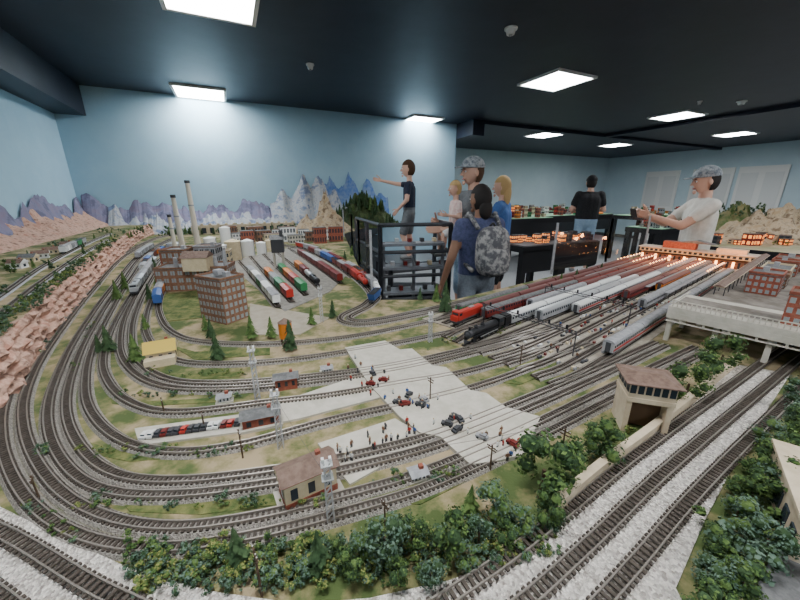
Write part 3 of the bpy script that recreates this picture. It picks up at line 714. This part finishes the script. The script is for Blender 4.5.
# ---------------------------------------------------------------- viewing platform and glass
rb_=mat('railing_charcoal',(.045,.048,.055),rough=.4)
b=MB(); PL_Z=.77
b.prism([(-.12,3.45),(.75,3.75),(.6,4.25),(-.3,3.95)],PL_Z-.05,PL_Z,rb_)
for p in((-.1,3.5),(.72,3.78),(.58,4.2),(-.26,3.92)): b.cyl((p[0],p[1],0),(p[0],p[1],PL_Z-.05),.03,.03,rb_,8)
b.obj('viewing_platform')
def railing(name,pts,zt,bars,post=.02):
    b=MB()
    for i in range(len(pts)-1):
        p,q=Vector(pts[i]),Vector(pts[i+1])
        for z in bars: b.cyl((*p,z),(*q,z),post*.8,post*.8,rb_,8)
        n=max(1,int((q-p).length/.3))
        for k in range(n+1): c=p.lerp(q,k/n); b.cyl((*c,0),(*c,zt),post,post,rb_,8)
    return b.obj(name)
railing('black_metal_railing',[(-.16,2.75),(.42,2.85),(.34,3.35)],1.22,(1.22,1.0,.8,.6))
railing('black_metal_railing',[(-.45,3.6),(-.16,2.75)],1.22,(1.22,1.0,.8))
gp=mat('stand_grey',(.16,.17,.19),(.2,.21,.23),20,.5)
b=MB()
for z in(.62,.84,1.04): b.prism([(-.14,2.8),(.38,2.89),(.36,3.06+.1*(1.04-z)),(-.16,2.95+.1*(1.04-z))],z,z+.022,gp)
for p in((-.14,2.82),(.12,2.86),(.37,2.9)): b.box((p[0],p[1]+.05,.54),(.025,.03,1.06),gp,.17)
for i in range(14):
    x=-.1+.036*i; k=i%3; b.box((x,2.9+.006*i,(.662,.882,1.082)[k]),(.03,.05,(.04,.035,.03)[k]),random.choice([grey,tusc,silver,dark,cream]),.2)
b.obj('display_stand')
b=MB(); 
for i in range(3): b.box((.13,3.16+.11*i,.2+.19*i-.03),(.4,.14,.05),rb_); b.box((.13,3.22+.11*i,(.2+.19*i)/2-.03),(.4,.02,.2+.19*i-.06),rb_)
b.obj('black_step_stairs')
def glass(name,p,q,z0,z1):
    p=Vector(p);q=Vector(q)
    b=MB(); b.add([(p.x,p.y,z0),(q.x,q.y,z0),(q.x,q.y,z1),(p.x,p.y,z1)],[(0,1,2,3)],PLEX)
    for c in(p,q): b.box((c.x,c.y,(z0+z1)/2),(.012,.012,z1-z0),grey)
    b.obj(name)
for p,q in(((-.7,4.3),(-.46,3.3)),((-.46,3.3),(-.3,2.5)),((-.3,2.5),(-.15,1.75)),((1.0,2.2),(1.6,2.62)),((1.6,2.62),(2.15,3.0))): glass('plexiglass_panel',p,q,.95,1.28)
# ---------------------------------------------------------------- people
skin=mat('skin_light',(.58,.35,.26),rough=.6); skin2=mat('skin_brown',(.26,.14,.09),rough=.6)
def remesh(b,vox,sm=3):
    o=b.obj('tmp'); md=o.modifiers.new('r','REMESH'); md.mode='VOXEL'; md.voxel_size=vox
    s=o.modifiers.new('s','SMOOTH'); s.iterations=sm; s.factor=.6
    bpy.context.view_layer.update(); dg=bpy.context.evaluated_depsgraph_get(); me=bpy.data.meshes.new_from_object(o.evaluated_get(dg)); bpy.data.objects.remove(o); return me
def person(name,loc,yaw,H,J=None,top=None,bot=None,shoe=None,sk=skin,hair=None,cap=None,sleeve=.55,shorts=True,longhair=0,hyaw=0,hpitch=0,child=False,bulk=1,curl=.5):
    k=H/1.75; V=Vector
    j=dict(pel=(0,0,.95),chest=(0,0,1.33),neck=(0,0,1.5),head=(0,.025,1.63),
      shL=(-.175,0,1.42),elL=(-.235,-.02,1.14),wrL=(-.23,.06,.9),shR=(.175,0,1.42),elR=(.235,-.02,1.14),wrR=(.23,.06,.9),
      hpL=(-.09,0,.9),knL=(-.1,.02,.5),anL=(-.11,-.02,.09),hpR=(.09,0,.9),knR=(.1,.02,.5),anR=(.11,-.02,.09))
    if child:
        for q in('pel','hpL','hpR'): j[q]=(j[q][0],0,j[q][2]-.07)
        j['chest']=(0,0,1.24); j['neck']=(0,0,1.38); j['head']=(0,.03,1.57)
        for s,q in((-1,'L'),(1,'R')): j['sh'+q]=(s*.165,0,1.31); j['el'+q]=(s*.22,-.02,1.07); j['wr'+q]=(s*.22,.06,.85); j['kn'+q]=(s*.1,.02,.45)
    if J: j.update(J)
    j={a:V(c) for a,c in j.items()}
    legm=[(0.92,bot),(9,sk)] if shorts else [(9,bot)]
    calm=[(9,sk)] if shorts else [(9,bot)]
    B=[]
    for s in(-1,1):
        B.append((j['pel']+V((s*.065,0,.0)),j['chest']+V((s*.075,0,0)),.1*bulk,.1*bulk,[(.14,bot),(9,top)]))
    B.append((j['pel'],j['chest'],.105*bulk,.105*bulk,[(.14,bot),(9,top)]))
    B.append((j['shL'].lerp(j['shR'],.1),j['shL'].lerp(j['shR'],.9),.062,.062,[(9,top)]))
    B.append((j['chest']+V((0,0,.06)),j['neck']-V((0,0,.05)),.085,.06,[(9,top)]))
    B.append((j['neck']-V((0,0,.04)),j['head']-V((0,.02,.05)),.052,.05,[(9,sk)]))
    for q in'LR':
        sh,el,wr=j['sh'+q],j['el'+q],j['wr'+q]
        B.append((sh,el,.05,.04,[(sleeve+.02,top),(9,sk)])); 
        if sleeve>0: B.append((sh,sh.lerp(el,min(1,sleeve)),.06*bulk,.054*bulk,[(9,top)]))
        if sleeve>1: B.append((el,wr,.048,.034,[(9,top)]))
        B.append((el,wr,.039,.026,[(9,top if sleeve>1 else sk)]))
        hp,kn,an=j['hp'+q],j['kn'+q],j['an'+q]
        B.append((hp,kn,.09,.058,legm)); 
        if shorts: B.append((hp,hp.lerp(kn,.85),.098,.08,[(9,bot)]))
        else: B.append((kn,an,.062,.05,[(9,bot)]))
        B.append((kn,an,.056,.038,calm)); B.append((kn.lerp(an,.3)+V((0,-.015,0)),kn.lerp(an,.45)+V((0,-.015,0)),.05,.045,calm))
        B.append((an+V((0,-.02,-.04)),an+V((0,.15,-.052)),.042,.036,[(9,shoe)]))
    b=MB(); b.M=Matrix.Scale(k,4)
    for p,q,r0,r1,_ in B: b.cap(p,q,r0,r1,sk,12)
    me=remesh(b,.012*k,4)
    mats=[]; 
    for _,_,_,_,l in B:
        for _,m in l:
            if m not in mats: mats.append(m)
    me.materials.clear()
    for m in mats: me.materials.append(m)
    n=len(me.polygons); C=np.empty(n*3); me.polygons.foreach_get('center',C); C=C.reshape(-1,3)/k
    best=np.full(n,1e9); idx=np.zeros(n,int)
    for p,q,r0,r1,l in B:
        p=np.array(p);q=np.array(q);d=q-p; t=((C-p)@d)/(d@d); tc=np.clip(t,0,1); D=np.linalg.norm(C-(p+tc[:,None]*d),axis=1)-(r0+(r1-r0)*tc)
        mi=np.zeros(n,int); prev=-99
        for tm,m in l: mi[(t>=prev)&((t<tm)|(tm==9))]=mats.index(m); prev=tm
        w=D<best; best[w]=D[w]; idx[w]=mi[w]
    me.polygons.foreach_set('material_index',idx.tolist()); me.polygons.foreach_set('use_smooth',[True]*n)
    E=bpy.data.objects.new(name,None); bpy.context.collection.objects.link(E)
    body=bpy.data.objects.new('body',me); bpy.context.collection.objects.link(body); body.parent=E
    for q,s in(('L',-1),('R',1)):
        wr=j['wr'+q]; d=(wr-j['el'+q]).normalized(); up=V((0,0,1)) if abs(d.z)<.8 else V((0,1,0))
        side=(up-d*up.dot(d)).normalized()
        pn=d.cross(side).normalized()
        if pn.x*s>0: pn=-pn
        h=MB(); h.M=Matrix.Scale(k,4)
        for w in(-.024,-.008,.008,.024): h.cap(wr+side*w*.6,wr+d*.085+side*w,.0125,.011,sk,8)
        for w,L in((.026,.068),(.009,.078),(-.009,.073),(-.026,.056)):
            p=wr+d*.085+side*w; dd=d.copy()
            for i in range(3):
                dd=(dd+pn*curl*(.55+.25*i)).normalized(); p2=p+dd*L*(.45,.32,.25)[i]; h.cap(p,p2,.0088-.0008*i,.008-.0008*i,sk,7); p=p2
        p=wr+d*.025+side*.024; dd=(d+side*.9+pn*.3).normalized()
        for i,L in enumerate((.04,.032,.024)):
            p2=p+dd*L; h.cap(p,p2,.0115-.001*i,.0105-.001*i,sk,7); p=p2; dd=(dd+d*.4+pn*.15).normalized()
        hm=remesh(h,.0038*k,2); hm.materials.clear(); hm.materials.append(sk); hm.polygons.foreach_set('use_smooth',[True]*len(hm.polygons))
        ho=bpy.data.objects.new('hand_'+q,hm); bpy.context.collection.objects.link(ho); ho.parent=E
    hs=k*(1.22 if child else 1.0); hc=j['head']*k
    b=MB(); b.M=Matrix.Translation(hc)@Matrix.Rotation(hyaw,4,'Z')@Matrix.Rotation(hpitch,4,'X')@Matrix.Scale(hs,4)
    def face(x,y,z):
        if z<0: x*=1-.28*(-z)**1.3; y=y*(1-.12*(-z)) if y>0 else y*(1-.35*(-z))
        if y>.6: x*=.97
        return x,y,z
    b.ell((0,0,0),(.074,.093,.115),sk,24,18,face)
    b.add([(-.008,.088,.012),(.008,.088,.012),(.016,.088,-.03),(-.016,.088,-.03),(0,.118,-.026),(0,.095,.012)],[(0,3,4,5),(5,4,2,1),(3,2,4)],sk)
    eye=mat('eye_white',(.75,.75,.75),rough=.2); iris=mat('iris',(.04,.025,.015),rough=.2); lip=mat('lips',(.4,.14,.12))
    hm_=hair or sk
    for s in(-1,1):
        b.ell((s*.029,.08,.003),(.013,.009,.008),eye,10,8); b.ell((s*.029,.0875,.003),(.006,.004,.006),iris,8,6)
        b.box((s*.03,.086,.022),(.026,.008,.005),hm_); b.ell((s*.077,-.005,-.008),(.009,.018,.03),sk,10,8)
    b.ell((0,.083,-.058),(.024,.011,.0065),lip,10,6); b.ell((0,.078,-.09),(.022,.014,.018),sk,10,6)
    if hair:
        b.ell((0,-.006,.008),(.083,.101,.122),hair,24,18,lambda x,y,z:(x*(1+.06*noise.noise(V((x*6,y*6,z*6)))),y,z*(1+.05*noise.noise(V((x*7,y*5,z*6+3))))),lambda x,y,z:(z>.35 and y<.75+z*.4) or (y<-.05 and z>-.75) or (z>.75))
        if longhair: b.ell((0,-.07,-.08),(.07,.042,.14*longhair),hair,16,12)
    if cap:
        b.ell((0,-.004,.035),(.09,.108,.1),cap,24,16,None,lambda x,y,z:z>0)
        b.cyl((0,-.004,.033),(0,-.004,.04),.088,.088,cap,24)
        b.add([(-.07,.07,.045),(-.045,.15,.035),(0,.172,.04),(.045,.15,.035),(.07,.07,.045),(0,.09,.055),(-.07,.07,.039),(-.045,.15,.03),(0,.172,.035),(.045,.15,.03),(.07,.07,.039)],[(0,1,5),(1,2,5),(2,3,5),(3,4,5),(6,10,9,8,7),(0,6,7,1),(1,7,8,2),(2,8,9,3),(3,9,10,4)],cap)
    b.obj('head',True,E)
    E.location=loc; E.rotation_euler=(0,0,yaw); return E
navy=mat('cloth_navy',(.014,.018,.035),(.022,.028,.05),50,.9); cgrey=mat('cloth_grey',(.12,.13,.14),(.16,.17,.18),50,.9)
cblack=mat('cloth_black',(.01,.01,.012),(.018,.018,.02),50,.9); cblue=mat('cloth_blue',(.05,.11,.30),(.06,.14,.34),50,.9)
cwhite=mat('cloth_white',(.68,.66,.6),(.58,.56,.5),20,.9); denim=mat('denim',(.2,.3,.42),(.3,.4,.5),60,.9); jeans=mat('jeans_grey',(.16,.19,.23),(.22,.25,.29),60,.9)
shoem=mat('shoe',(.2,.2,.2)); hbrown=mat('hair_brown',(.07,.035,.018),rough=.8); hblk=mat('hair_black',(.014,.011,.01),rough=.7); hbl=mat('hair_blonde',(.45,.30,.13),rough=.8)
capg=mat('cap_grey',(.10,.12,.15),(.35,.37,.38),30,.9); khaki=mat('khaki',(.3,.27,.2),(.36,.32,.25),40,.9)
pinkc=mat('cloth_pink',(.6,.4,.38),(.7,.6,.55),30,.9)
person('boy',(.1,3.75,PL_Z),math.radians(78),1.04,dict(elR=(.19,.27,1.33),wrR=(.15,.55,1.39),elL=(-.24,.0,1.06),wrL=(-.2,.16,.9),knL=(-.1,.1,.45),anL=(-.11,-.03,.09)),navy,cgrey,shoem,skin,hbrown,child=True,curl=.3,hyaw=.1)
person('man_in_cap',(.66,3.2,0),math.radians(112),1.76,dict(elR=(.25,.05,1.15),wrR=(.1,.3,1.2),elL=(-.25,.05,1.15),wrL=(-.05,.33,1.15)),cgrey,denim,shoem,skin,hbrown,capg,hyaw=-.1)
person('toddler',(.48,3.04,.78),math.radians(100),.80,dict(knL=(-.14,.25,.75),anL=(-.14,.25,.42),knR=(.14,.25,.75),anR=(.14,.25,.42),wrL=(-.15,.2,1.1),wrR=(.15,.2,1.1)),pinkc,white,shoem,skin,hbl,child=True)
person('woman_with_backpack',(.6,2.6,0),math.radians(18),1.52,dict(elL=(-.27,-.02,1.15),wrL=(-.3,.08,.9),elR=(.26,.02,1.15),wrR=(.2,.24,1.05)),mat('cloth_indigo',(.05,.06,.12),(.08,.09,.18),40,.9),jeans,shoem,skin2,hblk,sleeve=.35,shorts=False,longhair=.6,bulk=1.1,hyaw=.3)
person('woman_in_blue',(1.12,3.85,0),math.radians(60),1.64,dict(elL=(-.23,.1,1.15),wrL=(-.15,.3,1.2)),cblue,cblack,shoem,skin,hbl,longhair=.9)
person('man_in_black_shirt',(3.47,6.5,0),math.radians(-15),1.78,dict(elL=(-.27,.02,1.16),wrL=(-.12,.24,1.15),elR=(.27,.02,1.16),wrR=(.12,.24,1.15)),cblack,denim,shoem,skin,hblk,cblack,bulk=1.25)
WY=math.radians(72); WP=(2.68,3.12)
person('man_in_white_shirt',(*WP,0),WY,1.68,dict(elL=(-.19,.2,1.24),wrL=(-.05,.42,1.32),elR=(.19,.2,1.24),wrR=(.05,.42,1.31)),cwhite,khaki,shoem,skin,hblk,capg,bulk=1.0,curl=.7,hpitch=-.12)
b=MB(); b.at(WP[0],WP[1],0,WY); b.M=b.M@Matrix.Scale(.96,4)@Matrix.Translation((0,.54,1.335))@Matrix.Rotation(-.3,4,'X'); b.box((0,0,.01),(.155,.009,.075),black); b.box((0,-.005,.01),(.148,.001,.068),glassd); b.box((.05,.006,.03),(.03,.003,.02),dark); b.obj('smartphone')
bpm=mat('backpack_grey',(.09,.09,.10),(.32,.31,.30),28,.9,lo=.44,hi=.58)
b=MB(); b.at(.6,2.6,0,math.radians(18)); 
def rb(x,y,z): 
    f=lambda a:math.copysign(abs(a)**.65,a); return f(x),f(y),f(z)
b.ell((0,-.19,1.06),(.12,.08,.18),bpm,24,18,rb); b.ell((0,-.26,1.0),(.095,.04,.095),bpm,20,14,rb)
b.cyl((-.03,-.17,1.23),(0,-.17,1.26),.008,.008,black);b.cyl((.03,-.17,1.23),(0,-.17,1.26),.008,.008,black)
for s in(-1,1):
    P=[(s*.09,-.13,1.22),(s*.11,-.02,1.32),(s*.11,.1,1.24),(s*.12,.12,1.08),(s*.13,-.05,.95),(s*.12,-.14,.92)]
    for i in range(5): b.cyl(P[i],P[i+1],.016,.016,bpm,8)
b.obj('backpack',True)
# ---------------------------------------------------------------- camera / world
w=bpy.data.worlds.new('world'); bpy.context.scene.world=w; w.use_nodes=True; w.node_tree.nodes['Background'].inputs[0].default_value=(.3,.4,.5,1); w.node_tree.nodes['Background'].inputs[1].default_value=.2
cd=bpy.data.cameras.new('camera'); cd.sensor_width=36; cd.lens=F/800*36; cd.clip_start=.02
co=bpy.data.objects.new('camera',cd); co.location=(0,0,CZ); co.rotation_euler=(math.pi/2-TH,0,0); bpy.context.collection.objects.link(co); bpy.context.scene.camera=co
